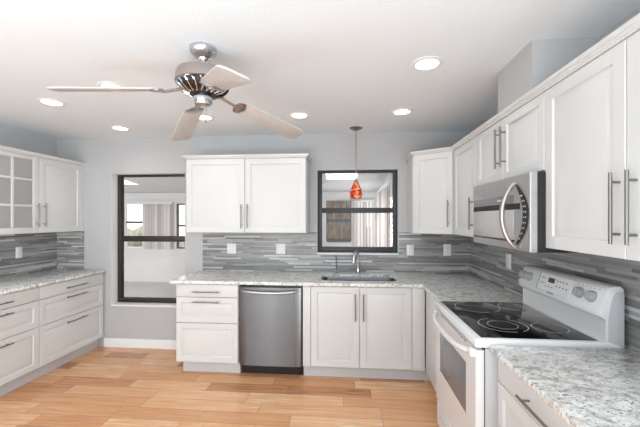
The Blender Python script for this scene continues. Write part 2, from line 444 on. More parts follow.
for n, (x0, x1, z0, z1) in enumerate(WIN, 1):           # thin white lining of each recess
    yf = (.10, .05)[n-1]; e = .006
    g_ = (.0015, .009)[n-1]; y1_ = yf+.06*(n-1)
    f_ = (-.004, .0005)[n-1]
    m = MB(); m.box(x0, x0+g_, f_, y1_, z0+.0225, z1); m.box(x1-g_, x1, f_, y1_, z0+.0225, z1); m.box(x0+g_, x1-g_, f_, y1_, z1-g_, z1)
    struct(m.build('trim_%d' % n, ('trim', 'wall')[n-1]))

# tile backsplashes
BS0, BS1 = .9145, 1.364
m = MB(); m.box(-2.986, -1.67, -.008, 0, BS0, BS1); m.box(-1.67, -.76, -.008, 0, BS0, 1.109); m.box(-.76, -.008, -.008, 0, BS0, BS1)
struct(m.build('wall_backsplash_back', 'tile_x'), 'grey linear mosaic backsplash under the window')
struct(MB().box(-.008, 0, -3.66, 0, BS0, BS1).build('wall_backsplash_right', 'tile_y'), 'grey linear mosaic backsplash behind the range')
struct(MB().box(-W, -W+.008, -1.7, 0, BS0, BS1).build('wall_backsplash_left', 'tile_y'), 'grey linear mosaic backsplash on the left wall')
struct(MB().box(-W+.008, -4.45, -.008, 0, BS0, BS1).build('wall_backsplash_corner', 'tile_x'), 'short grey mosaic return in the left corner')

# ------------------------------------------------------------------ enclosed patio beyond the windows
PX0, PX1, PY = -8.2, -.62, 4.0
struct(MB().box(PX0, PX1, TW, PY, -.1, 0).build('floor_patio', 'patio'))
def zc(y): return 2.52-(y-.2)*(2.52-2.14)/3.8
SK = [(-6.9, -5.72, 2.05, 3.05), (-1.72, -1.16, 2.0, 2.7)]
def ceil_piece(m, x0, x1, y0, y1):
    m.prism([(y0, zc(y0)), (y1, zc(y1)), (y1, zc(y1)+.08), (y0, zc(y0)+.08)], x0, x1, 'x')
m = MB()
ceil_piece(m, PX0, PX1, TW, 2.0); ceil_piece(m, PX0, PX1, 3.05, PY+.1)
xb = [PX0, SK[0][0], SK[0][1], SK[1][0], SK[1][1], PX1]
for i in (0, 2, 4): ceil_piece(m, xb[i], xb[i+1], 2.0, 3.05)
ceil_piece(m, xb[1], xb[2], 2.0, 2.05); ceil_piece(m, xb[3], xb[4], 2.7, 3.05)
struct(m.build('ceiling_patio', 'patiowall'))
for n, (x0, x1, y0, y1) in enumerate(SK, 6):
    m = MB(); m.prism([(y0, zc(y0)+.09), (y1, zc(y1)+.09), (y1, zc(y1)+.096), (y0, zc(y0)+.096)], x0, x1, 'x')
    struct(m.build('window_%d' % n, 'glass'))
# far wall with openings: left window, big blind opening, framed window, shaded window, white blinds opening
OP = [(-6.74, -6.25, .80, 1.90), (-6.16, -5.50, .80, 1.88), (-5.42, -4.4, .80, 1.88), (-1.83, -1.25, 1.00, 1.93), (-1.16, -.74, .80, 1.93)]
m = MB(); px = PX0
for (x0, x1, z0, z1) in OP:
    m.box(px, x0, PY, PY+.12, 0, 2.2); m.box(x0, x1, PY, PY+.12, 0, z0); m.box(x0, x1, PY, PY+.12, z1, 2.2); px = x1
m.box(px, PX1+.1, PY, PY+.12, 0, 2.2)
struct(m.build('wall_patio_far', 'patiowall'))
m = MB(); m.box(PX0, PX1, PY-.06, PY-.002, 1.99, zc(PY)-.003, .004)
struct(m.build('trim_3', 'patiowall'))
m = MB(); m.box(PX1, PX1+.1, TW, 1.0, 0, 2.5); m.box(PX1, PX1+.1, 1.0, 3.8, 0, .75); m.box(PX1, PX1+.1, 1.0, 3.8, 1.95, 2.5); m.box(PX1, PX1+.1, 3.8, PY, 0, 2.5)
struct(m.build('wall_patio_right', 'patiowall'))
struct(MB().box(PX0-.1, PX0, TW, PY, 0, 2.55).build('wall_patio_left', 'patiowall'))
def far_window(n, w, rail, mat='bronze'):
    x0, x1, z0, z1 = w
    t = bpy.data.objects.new('window_%d' % n, None); COL.objects.link(t); t['kind'] = 'structure'
    m = MB(); f = .035
    m.box(x0+.001, x0+f, PY+.02, PY+.08, z0+.001, z1-.001); m.box(x1-f, x1-.001, PY+.02, PY+.08, z0+.001, z1-.001)
    m.box(x0+f, x1-f, PY+.02, PY+.08, z0+.001, z0+f); m.box(x0+f, x1-f, PY+.02, PY+.08, z1-f, z1-.001)
    m.build('window_frame', mat, t)
    MB().box(x0+f, x1-f, PY+.02, PY+.07, rail-.025, rail+.025).build('meeting_rail', 'bronze', t)
    MB().box(x0+f, x1-f, PY+.045, PY+.049, z0+f, rail-.025).build('pane', 'glass', t)
    MB().box(x0+f, x1-f, PY+.045, PY+.049, rail+.025, z1-f).build('pane', 'glass', t)
far_window(3, OP[0], 1.43, 'trim'); far_window(4, OP[2], 1.35); far_window(5, OP[3], 1.485)
def blind(label, p0, p1, z0, z1, mat, n, tw):
    t = thing('vertical_blind', label, 'blind', ((p0[0]+p1[0])/2, (p0[1]+p1[1])/2, z1), 0, 'vertical blinds on the patio')
    ox, oy, oz = t.location
    dx, dy = p1[0]-p0[0], p1[1]-p0[1]; L = math.hypot(dx, dy); ux, uy = dx/L, dy/L
    m = MB(Matrix.Translation((-ox, -oy, -oz)))
    w = L/n*.56
    for i in range(n):
        cx, cy = p0[0]+dx*(i+.5)/n, p0[1]+dy*(i+.5)/n
        a = tw+random.uniform(-.18, .18)
        vx, vy = ux*math.cos(a)-uy*math.sin(a), ux*math.sin(a)+uy*math.cos(a)
        nx, ny = -vy*.0012, vx*.0012
        m.prism([(cx-vx*w-nx, cy-vy*w-ny), (cx+vx*w-nx, cy+vy*w-ny), (cx+vx*w+nx, cy+vy*w+ny), (cx-vx*w+nx, cy-vy*w+ny)], z0, z1-.03)
    m.build('vanes', mat, t)
    a, b_ = (p0[0], p0[1]), (p1[0], p1[1]); nx, ny = -uy*.054, ux*.054
    m = MB(Matrix.Translation((-ox, -oy, -oz)))
    m.prism([(a[0]-nx, a[1]-ny), (b_[0]-nx, b_[1]-ny), (b_[0]+nx, b_[1]+ny), (a[0]+nx, a[1]+ny)], z1-.03, z1+.012)
    m.build('head_rail', 'trim', t)
blind('rose grey vertical blind beyond the tall left window, next to the small bright window', (-6.2, 3.945), (-5.47, 3.945), .79, 1.9, 'blind_pink', 9, .75)
blind('white vertical blind beside the woven shade, beyond the window over the sink', (-1.2, 3.945), (-.75, 3.945), .82, 1.93, 'blind_white', 6, .55)
blind('white vertical blind along the right side wall beyond the window over the sink', (-.70, 3.74), (-.70, 1.1), .60, 2.05, 'blind_side', 24, .5)
t = thing('woven_shade', 'brown woven wood shade hanging in the far window beyond the sink', 'window shade', (-1.54, 3.985, 1.91))
m = MB(); m.box(-.27, .27, .0, .006, -.87, .0); m.build('shade_fabric', 'woven', t)
m = MB(); m.box(-.27, .27, -.006, -.0005, -.47, -.40); m.build('fold', 'dark', t)
m = MB(); m.box(-.27, .27, -.006, -.0005, -.93, -.85); m.build('bottom_bar', 'dark', t)
m = MB(); m.box(-.275, .275, -.006, .014, .0005, .02); m.build('head_rail', 'woven', t)
struct(MB().box(-16, 8, PY+.12, 16, -.2, -.1).build('floor_outside', 'ground'), 'ground outside')
t = thing('hedge', 'green hedge outside beyond the patio windows', 'hedge', (-6.0, 7.0, -.1))
m = MB()
for i in range(60):
    c = (random.uniform(-3.5, 6.2), random.uniform(-.35, .35), random.uniform(.2, 1.15)); r = random.uniform(.22, .4)
    bmesh.ops.create_icosphere(m.bm, subdivisions=2, radius=r, matrix=Matrix.Translation(c))
for v in m.bm.verts: v.co += Vector((random.uniform(-.05, .05), random.uniform(-.05, .05), random.uniform(-.05, .05)))
m.build('foliage', 'leaf', t, 0)

# ------------------------------------------------------------------ cabinets
def pull(parent, p, L, axis, mat='handle'):
    """bar pull; p = centre on the front surface (local), bar stands off towards -Y"""
    x, y, z = p; m = MB(); so = .032; h = L/2; q = h-.035
    if axis == 'x':
        m.tube([(x-h, y-so, z), (x+h, y-so, z)], .0058, 12)
        for sx in (-q, q): m.tube([(x+sx, y-.0005, z), (x+sx, y-so, z)], .0045, 8)
    else:
        m.tube([(x, y-so, z-h), (x, y-so, z+h)], .0062, 12)
        for sz in (-q, q): m.tube([(x, y-.0005, z+sz), (x, y-so, z+sz)], .0048, 8)
    return m.build('handle', mat, parent)

G = .0025
def base_body(t, w, d=.59, h=.884, left_toe=0.0, toe_mat='toe'):
    MB().box(.0, w, -d, -.004, .1165, h, .0015).build('body', 'cab', t)
    MB().box(.0+left_toe, w, -.54, -.02, .0, .1165).build('toe_kick', toe_mat, t)
def drawer_front(t, x0, x1, z0, z1, flat, hz=None, L=.27, yf=-.612):
    m = MB()
    if flat: m.slab(x0+G, x1-G, z0+G, z1-G, yf)
    else: m.panel(x0+G, x1-G, z0+G, z1-G, yf, b=.055)
    d = m.build('drawer', 'cab', t)
    if hz is not None: pull(d, ((x0+x1)/2, yf, hz), L, 'x')
    return d
def door(t, x0, x1, z0, z1, yf, hx=None, hz=None, L=.26, T=None, b=.06, name='door'):
    d = MB(T).panel(x0+G, x1-G, z0+G, z1-G, yf, b=b).build(name, 'cab', t)
    if hx is not None: pull(d, (hx, yf, hz), L, 'z')
    return d
R90, L90 = -PI/2, PI/2
def drawer_base(label, loc, rz, w, bottom_handle=True, x0=0.0, left_toe=0.0, h2=.710):
    t = thing('base_cabinet', label, 'cabinet', loc, rz, 'white base cabinets')
    base_body(t, w, left_toe=left_toe)
    drawer_front(t, x0, w, .751, .878, True, .807)
    drawer_front(t, x0, w, .502, .751, False, h2)
    drawer_front(t, x0, w, .119, .502, False, .452 if bottom_handle else None)
    return t
# left wall run (local +x runs towards the back wall)
drawer_base('white three drawer base cabinet on the left wall nearest the back corner', (-W, -.85, 0), L90, .832)
drawer_base('white three drawer base cabinet at the left picture edge, cut by the frame', (-W, -1.67, 0), L90, .818)
# back wall run
drawer_base('white three drawer base cabinet left of the dishwasher', (-2.988, 0, 0), 0, .62, False, 0.0, .04)
SX0, SX1 = -1.742, -.612
t = thing('base_cabinet', 'white two door sink base cabinet under the window', 'cabinet', (SX0, 0, 0), 0, 'white base cabinets')
w = SX1-SX0
m = MB(); m.box(0, w, -.592, -.57, .1165, .884, .001); m.box(0, .018, -.57, -.004, .1165, .884); m.box(w-.018, w, -.57, -.004, .1165, .884); m.box(.018, w-.018, -.57, -.004, .1165, .135); m.box(.018, w-.018, -.02, -.004, .135, .884)
m.build('body', 'cab', t)
MB().box(0, w+.07, -.54, -.02, 0, .1165).build('toe_kick', 'toe', t)
m = MB(); m.slab(.001, -1.668-SX0, .119, .878, -.612); m.build('filler', 'cab', t)
m = MB(); m.slab(-.728-SX0, w-.0, .119, .878, -.612); m.build('filler', 'cab', t)
door(t, -1.666-SX0, -1.209-SX0, .119, .878, -.612, -1.247-SX0, .69, .25)
door(t, -1.209-SX0, -.730-SX0, .119, .878, -.612, -1.172-SX0, .69, .25)
# right wall run between the corner and the range
t = thing('base_cabinet', 'white blank panel base cabinet in the corner between sink run and range', 'cabinet', (0, -.614, 0), R90, 'white base cabinets')
m = MB(); m.box(0, .712, -.59, -.004, .1165, .884, .001); m.build('body', 'cab', t)
MB().box(0, .712, -.54, -.02, 0, .1165).build('toe_kick', 'toe', t)
m = MB(); m.slab(.022, .709, .119, .878, -.611); m.build('door', 'cab', t)
drawer_base('white drawer base cabinet under the near right worktop, just past the range', (0, -2.128, 0), R90, .77, h2=.60)
drawer_base('white drawer base cabinet under the nearest end of the right worktop', (0, -2.90, 0), R90, .76)

# worktops
def rrect(x0, x1, y0, y1, r, n=6):
    p = []
    for cx, cy, a0 in ((x1-r, y1-r, 0), (x0+r, y1-r, PI/2), (x0+r, y0+r, PI), (x1-r, y0+r, 1.5*PI)):
        for i in range(n+1): p.append((cx+r*math.cos(a0+PI/2*i/n), cy+r*math.sin(a0+PI/2*i/n)))
    return p
CD = .6426; CZ0, CZ1 = .885, .914
HX0, HX1, HY0, HY1 = -1.585, -.845, -.50, -.125
m = MB(); m.poly_holes([[(-3.041, -.001), (-3.041, -CD), (-CD, -CD), (-CD, -1.329), (-.001, -1.329), (-.001, -.001)], rrect(HX0, HX1, HY0, HY1, .06)], CZ0, CZ1, .004)
tag(m.build('worktop', 'granite'), 'L-shaped speckled granite worktop around the sink and far corner', 'countertop', 'granite worktops')
m = MB(); m.box(-CD, -.001, -3.66, -2.118, CZ0, CZ1, .002); tag(m.build('worktop', 'granite'), 'speckled granite worktop at the near right, this side of the range', 'countertop', 'granite worktops')
m = MB(); m.box(-W+.001, -W+CD, -1.68, -.004, CZ0, CZ1, .004); tag(m.build('worktop', 'granite'), 'speckled granite worktop on the left wall drawers', 'countertop', 'granite worktops')

# sink
t = thing('kitchen_sink', 'stainless steel undermount sink set in the granite under the window', 'sink', ((HX0+HX1)/2, (HY0+HY1)/2, .884))
bm_ = MB(); R = []
w2, d2 = (HX1-HX0)/2, (HY1-HY0)/2
for ins, z, r in ((-.02, 0, .07), (.004, 0, .06), (.008, -.03, .06), (.018, -.17, .06), (.05, -.19, .05), (.05, -.195, .05), (-.0, -.195, .065), (-.02, -.004, .07)):
    R.append([bm_.bm.verts.new((x, y, z)) for x, y in rrect(-w2+ins, w2-ins, -d2+ins, d2-ins, max(r-ins*.2, .02))])
for A, B in zip(R, R[1:]+[R[0]]):
    n = len(A)
    for k in range(n): bm_.bm.faces.new((A[k], A[(k+1) % n], B[(k+1) % n], B[k]))
bm_.bm.faces.new(R[4]); bm_.build('basin', 'sinksteel', t)
MB().lathe([(0, -.187), (.04, -.187), (.045, -.189), (.045, -.1895)], seg=24).build('drain', 'chrome', t)

# faucet: pull-down with the spray head facing the room
t = thing('kitchen_faucet', 'chrome gooseneck faucet behind the middle of the sink', 'faucet', (-1.208, -.062, CZ1), -.45)
m = MB(); m.lathe([(.026, 0), (.026, .008), (.018, .014), (.016, .06), (.0125, .07)]); m.build('base', 'chrome', t)
arc = [(0, 0, .06), (0, 0, .20)]+[(0, -.05+.05*math.cos(a), .20+.05*math.sin(a)) for a in [PI*i/10 for i in range(1, 10)]]
m = MB(); m.tube(arc, .0125, 14); m.build('neck', 'chrome', t)
m = MB(); m.tube([(0, -.0955, .222), (0, -.102, .19), (-.003, -.106, .15), (-.004, -.107, .13)], [.013, .018, .021, .020], 16); m.build('spray_head', 'chrome', t)
m = MB(); m.tube([(.015, 0, .045), (.03, 0, .05), (.045, -.004, .075)], [.007, .006, .005], 10); m.build('lever', 'chrome', t)
t = thing('filter_tap', 'slim chrome filter tap left of the main faucet', 'faucet', (-1.446, -.06, CZ1))
m = MB(); m.lathe([(.018, 0), (.018, .006), (.009, .012), (.008, .03)], seg=20); m.build('base', 'chrome', t)
m = MB(); m.tube([(0, 0, .02), (0, 0, .16), (0, -.006, .185), (0, -.025, .202), (0, -.055, .2), (0, -.066, .185)], .0055, 10); m.build('spout', 'chrome', t)
m = MB(); m.tube([(-.03, 0, .03), (.028, 0, .03)], .0045, 8); m.build('lever', 'chrome', t)

# upper cabinets
UB, UT, UD = 1.366, 2.140, .326                         # bottom, top of box, box depth (door adds .02)
def upper_box(t, w, z0, z1, d=UD):
    MB().box(0, w, -d, -.003, z0, z1, .0015).build('body', 'cab', t)
def crown(m, pts, z0=UT, ends=True):
    """crown moulding swept along plan points, outward on the right of travel; simple stepped profile"""
    prof = [(-.005, 0), (.006, 0), (.008, .006), (.014, .008), (.016, .016), (.024, .018), (.028, .024), (.028, .034), (-.005, .034)]
    pts = [Vector((x, y)) for x, y in pts]; n = len(pts); rings = []
    for i, p in enumerate(pts):
        d0 = (pts[i]-pts[i-1]).normalized() if i else None; d1 = (pts[i+1]-pts[i]).normalized() if i < n-1 else None
        nn = [Vector((d.y, -d.x)) for d in (d0, d1) if d is not None]
        if len(nn) == 2:
            b = (nn[0]+nn[1]).normalized(); b = b/ max(.3, b.dot(nn[0]))
        else: b = nn[0]
        rings.append([m.bm.verts.new((p.x+b.x*o, p.y+b.y*o, z0+h)) for o, h in prof])
    k = len(prof)
    for A, B in zip(rings, rings[1:]):
        for j in range(k): m.bm.faces.new((A[j], A[(j+1) % k], B[(j+1) % k], B[j]))
    m.bm.faces.new(rings[0][::-1]); m.bm.faces.new(rings[-1])
    return m
# left wall uppers
t = thing('wall_cabinet', 'white solid door wall cabinet on the left wall by the back corner', 'cabinet', (-W, -.58, 0), L90, 'white wall cabinets')
upper_box(t, .577, UB, UT); MB().box(.55, .577, -.346, -.326, UB, UT).build('filler', 'cab', t)
door(t, .0, .55, UB, UT, -.346, .045, 1.55, .25)
t = thing('wall_cabinet', 'white wall cabinet with glass panes in a muntin door at left edge', 'cabinet', (-W, -1.13, 0), L90, 'white wall cabinets')
m = MB(); w = .55
m.box(0, .018, -UD, -.003, UB, UT); m.box(w-.018, w, -UD, -.003, UB, UT); m.box(.018, w-.018, -UD, -.003, UB, UB+.018); m.box(.018, w-.018, -UD, -.003, UT-.018, UT); m.box(.018, w-.018, -.015, -.003, UB+.018, UT-.018)
m.build('body', 'cab', t)
MB().box(.0185, w-.0185, -.30, -.016, 1.70, 1.718).build('shelf', 'cabin', t)
m = MB(); g = G; fs = .07; y0, y1 = -.346, -.327
m.box(g, fs, y0, y1, UB+g, UT-g, .002); m.box(w-fs, w-g, y0, y1, UB+g, UT-g, .002); m.box(fs, w-fs, y0, y1, UB+g, UB+.06, .002); m.box(fs, w-fs, y0, y1, UT-.045, UT-g, .002)
cx = w/2; zs = [UB+.06, 1.64, 1.90, UT-.045]
m.box(cx-.013, cx+.013, y0+.001, y1, UB+.06, UT-.045, .002)
for z in zs[1:3]: m.box(fs, w-fs, y0+.002, y1, z-.012, z+.012, .002)
d = m.build('door', 'cab', t); pull(d, (w-.035, -.346, 1.55), .25, 'z')
for (a, b_) in ((fs, cx-.013), (cx+.013, w-fs)):
    for i in range(3):
        MB().box(a, b_, -.338, -.334, zs[i]+(.012 if i else 0), zs[i+1]-(.012 if i < 2 else 0)).build('pane', 'ribbed', d)
m = MB(); crown(m, [(-W+.346, -1.13), (-W+.346, -.003)][::-1][::-1]); struct(m.build('trim_4', 'cab'))
# middle upper between the windows
t = thing('wall_cabinet', 'white two door wall cabinet between the two windows', 'cabinet', (-3.018, 0, 0), 0, 'white wall cabinets')
w = 1.273; upper_box(t, w, UB, UT)
door(t, .0, .634, UB, UT, -.346, .601, 1.537, .25); door(t, .634, w-.0, UB, UT, -.346, .667, 1.537, .25)
m = MB(); crown(m, [(0, -.003), (0, -.346), (w, -.346), (w, -.003)], UT); m.build('crown', 'cab', t)
# diagonal corner upper
A = Vector((-.672, -.346)); B = Vector((-.346, -.575))
t = thing('wall_cabinet', 'white diagonal corner wall cabinet right of the sink window', 'cabinet', (0, 0, 0), 0, 'white wall cabinets')
m = MB(); dv = (B-A).normalized(); nv = Vector((dv.y, -dv.x))
m.prism([(-.672, -.003), (-.672, -.346), (A.x-nv.x*.0, A.y), (B.x, B.y), (-.003, -.575), (-.003, -.003)], UB, UT)
# drop the duplicate point
m = MB(); m.prism([(-.672, -.003), (A.x, A.y+.02), (B.x+.02, B.y), (-.003, B.y), (-.003, -.003)], UB, UT, 'z'); m.build('body', 'cab', t)
ang = math.atan2(dv.y, dv.x); T = Matrix.Translation((A.x, A.y, 0)) @ Matrix.Rotation(ang, 4, 'Z')
wd = (B-A).length
d = MB(T).panel(.012, wd-.008, UB+G, UT-G, -.008, b=.055).build('door', 'cab', t)
h = pull(d, (wd-.045, -.008, 1.56), .25, 'z'); h.data.transform(T)
# right wall uppers (local +x runs towards the camera)
t = thing('wall_cabinet', 'white single door wall cabinet between corner cabinet and microwave', 'cabinet', (0, -.577, 0), R90, 'white wall cabinets')
upper_box(t, .523, UB, UT); door(t, .0, .523, UB, UT, -.346, .485, 1.552, .25)
t = thing('wall_cabinet', 'white short two door wall cabinet above the microwave', 'cabinet', (0, -1.102, 0), R90, 'white wall cabinets')
w = .922; upper_box(t, w, 1.748, UT); MB().box(0, .045, -.346, -.326, 1.748, UT).build('filler', 'cab', t)
door(t, .047, .468, 1.748, UT, -.346, .43, 1.955, .25, b=.05); door(t, .468, w, 1.748, UT, -.346, .507, 1.955, .25, b=.05)
t = thing('wall_cabinet', 'white tall two door wall cabinet at the right edge over the near worktop', 'cabinet', (0, -2.027, 0), R90, 'white wall cabinets')
w = .98; upper_box(t, w, UB, UT)
door(t, .0, .492, UB, UT, -.346, .466, 1.548, .255); door(t, .492, w, UB, UT, -.346, .538, 1.548, .255)
m = MB(); crown(m, [(-.672, -.003), (A.x, A.y), (B.x, B.y), (-.346, -3.01)]); struct(m.build('trim_5', 'cab'))
tag(MB().tube([(-.673, -.10, 2.155-.02), (-.690, -.10, 2.135), (-.70, -.10, 2.115), (-.692, -.10, 2.10)], .005, 8).build('cup_hook', 'brass'), 'small dark hook on the side of the corner cabinet near its top', 'hook')

# ------------------------------------------------------------------ dishwasher
t = thing('dishwasher', 'stainless steel dishwasher left of the sink cabinet', 'dishwasher', (-2.053, 0, 0))
MB().box(-.303, .303, -.585, -.02, .10, .876, .002).build('body', 'black', t)
w = .298
m = MB(); prof = []
m.prism([(-w, -.585), (w, -.585), (w, -.612), (w-.06, -.618), (0, -.621), (-w+.06, -.618), (-w, -.612)], .112, .858, 'z', .003)
d = m.build('door', 'steel', t)
m = MB(); pts = []
for i in range(17):
    u = -1+2*i/16; pts.append((u*.27, -.622-.045*(1-u**4)**.7, .822-.014*(1-u*u)+.006))
m.tube(pts, [.010+.004*(1-abs(-1+2*i/16)) for i in range(17)], 12); m.build('handle', 'steelx', d)
MB().box(-.30, .30, -.53, -.05, .0, .10).build('toe_kick', 'black', t)

# ------------------------------------------------------------------ microwave (local: x towards camera, front -Y)
t = thing('microwave', 'stainless over-the-range microwave with a curved handle', 'microwave', (0, -1.275, 1.345), R90)
w, h = .765, .396
MB().box(.004, w-.002, -.385, -.003, .0, h, .002).build('body', 'black', t)
f = -.42
m = MB(); m.rings(.0, w, .0, h, [(0, f+.004), (.004, f)], -.387); d = m.build('door', 'steelx', t)
MB().box(.012, .60, f-.0015, f, .246, .296).build('control_band', 'mwgrey', d)
MB().box(.012, .665, f-.003, f, .216, .248).build('vent_band', 'mwband', d)
m = MB(); m.rings(.012, .60, .052, .216, [(0, f-.001), (.003, f-.003)], f); m.build('window', 'mwglass', d)
m = MB(); m.box(.008, .605, f-.0012, f, .040, .052); m.build('window_trim', 'mwband', d)
m = MB()
for i in range(7): m.box(.40+i*.011, .408+i*.011, f-.0022, f-.0015, .268, .274 if i % 3 else .278)
m.build('logo', 'outlet', d)
# keypad crescent
def crescent(m, z0, z1, xa, bow, wid, y0, y1, n=14):
    L_, R_ = [], []
    for i in range(n+1):
        s = i/n; z = z0+(z1-z0)*s; k = 4*s*(1-s)
        L_.append((xa+bow*k, z)); R_.append((xa+bow*k+wid*(.25+.75*k), z))
    P = L_+R_[::-1]
    m.prism(P, y0, y1, 'y'); return m
m = MB(); crescent(m, .03, .345, .628, .075, .045, f-.006, f); kp = m.build('keypad', 'black', d)
m = MB()
for i in range(9):
    s = (i+1.2)/11.4; k = 4*s*(1-s)
    for j in range(2):
        x = .628+.075*k+.045*(.25+.75*k)*(.3+.42*j); z = .03+.315*s
        MB().box(x-.0045, x+.0045, f-.0072, f-.006, z-.004, z+.004).build('button', 'enamelgrey', kp)
m = MB(); pts = []; rr = []
for i in range(21):
    s = i/20; k = 4*s*(1-s)
    pts.append((.632-.012*k, f-.010-.062*k**.8, .012+.345*s)); rr.append(.008+.005*k**.5)
m.tube(pts, rr, 14); m.build('handle', 'nickel', d)

# ------------------------------------------------------------------ range
t = thing('electric_range', 'white electric range with black glass cooktop on the right wall', 'stove', (0, -1.332, 0), R90)
w = .768
MB().box(.002, w-.002, -.655, -.03, .03, .885, .003).build('body', 'enamelgrey', t)
for x in (.06, w-.06):
    for y in (-.1, -.58): MB().lathe([(.018, 0), (.018, .03)], (x, y, 0), 12).build('foot', 'black', t)
m = MB(); m.box(.0, w, -.702, -.04, .888, .934, .010, 3); ck = m.build('cooktop_frame', 'enamel', t)
MB().box(.022, w-.022, -.668, -.135, .934, .9362, .001).build('cooktop_glass', 'blackglass', ck)
for cx, cy, r, full in ((.160, -.475, .132, 0), (.130, -.245, .078, 0), (.540, -.478, .118, 1), (.570, -.252, .082, 0)):
    def arc_strip(rad, a0, a1, n=40, wdt=.0035):
        m = MB(); vv = []
        for i in range(n+1):
            a = a0+(a1-a0)*i/n
            vv.append([m.bm.verts.new((cx+q*math.cos(a), cy+q*math.sin(a), z)) for q, z in ((rad, .9364), (rad+wdt, .9364), (rad+wdt, .9368), (rad, .9368))])
        for A, B in zip(vv, vv[1:]):
            for j in range(4): m.bm.faces.new((A[j], A[(j+1) % 4], B[(j+1) % 4], B[j]))
        m.bm.faces.new(vv[0]); m.bm.faces.new(vv[-1][::-1])
        m.build('burner_ring', 'ring', ck, 0)
    arc_strip(r, .5, 2.5); arc_strip(r, 2.5+.9, 2*PI+.2)
    if full: arc_strip(.072, 0, 2*PI-.001)
# back guard: profile in (depth, z), swept along x
pr = [(-.03, .90), (-.03, 1.180), (-.045, 1.195), (-.085, 1.193), (-.105, 1.180), (-.140, 1.070), (-.138, 1.050), (-.108, 1.040), (-.112, .935), (-.112, .90)]
m = MB(); m.prism([(y, z) for y, z in pr], .006, w-.006, 'x', .004); bg = m.build('back_guard', 'enamel', t)
m = MB(); pe = [(-.034, .91), (-.034, 1.166), (-.064, 1.168), (-.082, 1.145), (-.100, 1.06), (-.100, .936)]
m.prism(pe, w-.007, w+.001, 'x', .002); m.build('end_cap', 'enamelgrey', bg)
m = MB(); m.prism(pe, -.001, .007, 'x', .002); m.build('end_cap', 'enamelgrey', bg)
nrm = Vector((0, -.110, .035)).normalized()  # outward-ish normal of the sloped face (local)
def onface(x, s, out=0.0):                   # s: 0 bottom .. 1 top of the sloped panel
    p = Vector((x, -.140+.035*s, 1.070+.110*s)); n = Vector((0, -.953, .303)); return p+n*out
def face_plate(m, x0, x1, s0, s1, out):
    q = [onface(x0, s0, out), onface(x1, s0, out), onface(x1, s1, out), onface(x0, s1, out)]
    q2 = [onface(x0, s0, -.001), onface(x1, s0, -.001), onface(x1, s1, -.001), onface(x0, s1, -.001)]
    m._add(q+q2, [(0, 1, 2, 3), (7, 6, 5, 4), (0, 4, 5, 1), (1, 5, 6, 2), (2, 6, 7, 3), (3, 7, 4, 0)])
for x in (.045, .118, .603, .690):
    m = MB(); n = Vector((0, -.953, .303)); c = onface(x, .55)
    m.tube([c, c+n*.006, c+n*.007, c+n*.024, c+n*.028], [.029, .029, .0245, .0225, .019], 24)
    k = m.build('knob', 'knob', bg)
    m = MB(); u = Vector((0, .303, .953)); a = c+n*.028
    m._add([a+Vector((sx*.004, 0, 0))+u*su+n*hh for hh in (-.002, .006) for su in (-.02, .02) for sx in (-1, 1)], [(0, 2, 3, 1), (4, 5, 7, 6), (0, 1, 5, 4), (2, 6, 7, 3), (0, 4, 6, 2), (1, 3, 7, 5)], .001)
    m.build('knob_grip', 'knob', k)
m = MB(); face_plate(m, .225, .530, .12, .97, .0015); cp = m.build('control_overlay', 'outlet', bg)
m = MB(); face_plate(m, .219, .2245, .10, .98, .0016); m.build('overlay_edge', 'print', bg)
m = MB(); face_plate(m, .318, .378, .58, .82, .003); m.build('clock_display', 'lcd', cp)
m = MB()
for i, (x, s) in enumerate([(.25, .72), (.27, .72), (.25, .45), (.275, .45), (.30, .32), (.33, .32), (.36, .32), (.40, .72), (.425, .72), (.45, .72), (.40, .45), (.43, .45), (.46, .45), (.49, .45), (.48, .72)]):
    m = MB(); face_plate(m, x, x+.012, s, s+.06, .0022); m.build('button', 'print', cp)
m = MB()
for i in range(8): face_plate(m, .335+i*.008, .341+i*.008, .035, .035+.06*(1 if i else 1.4), .0012)
m.build('logo', 'print', bg)
m = MB()
for x0 in (.57, .655): 
    for j in range(3):
        m = MB(); face_plate(m, x0+j*.03, x0+j*.03+.009, .91, .94, .0012); m.build('knob_mark', 'print', bg)
# oven door with window and bowed handle
m = MB(); m.rings(.004, w-.004, .255, .878, [(0, -.668), (.004, -.690), (.010, -.696)], -.660); d = m.build('oven_door', 'enamel', t)
m = MB(); m.rings(.118, .618, .492, .760, [(0, -.6965), (.004, -.6985)], -.695); m.build('window', 'ovenglass', d)
m = MB(); pts = []; rr = []
for i in range(25):
    u = -1+2*i/24; e = abs(u)
    pts.append((w/2+u*.345, -.700-.045*(1-u**6), .862-.028*(1-u*u))); rr.append(.016-.003*e)
m.tube(pts, rr, 14)
m.box(w/2-.372, w/2-.325, -.722, -.690, .838, .880, .008); m.box(w/2+.325, w/2+.372, -.722, -.690, .838, .880, .008)
m.build('handle', 'enamel', d)
for i in range(10): MB().box(.14+i*.05, .172+i*.05, -.6975, -.6955, .868, .872).build('vent_slot', 'dark', d)
MB().box(.006, w-.006, -.662, -.64, .235, .8845).build('door_gap_dark', 'black', t)  # black sheet put in as the shade of the gap behind the door
m = MB(); m.rings(.004, w-.004, .075, .247, [(0, -.668), (.004, -.684), (.010, -.690)], -.655); d = m.build('storage_drawer', 'enamel', t)
m = MB(); m.box(.12, w-.12, -.700, -.689, .196, .214, .004); m.build('handle', 'enamel', d)
MB().box(.03, w-.03, -.60, -.58, .012, .074).build('toe_kick', 'black', t)

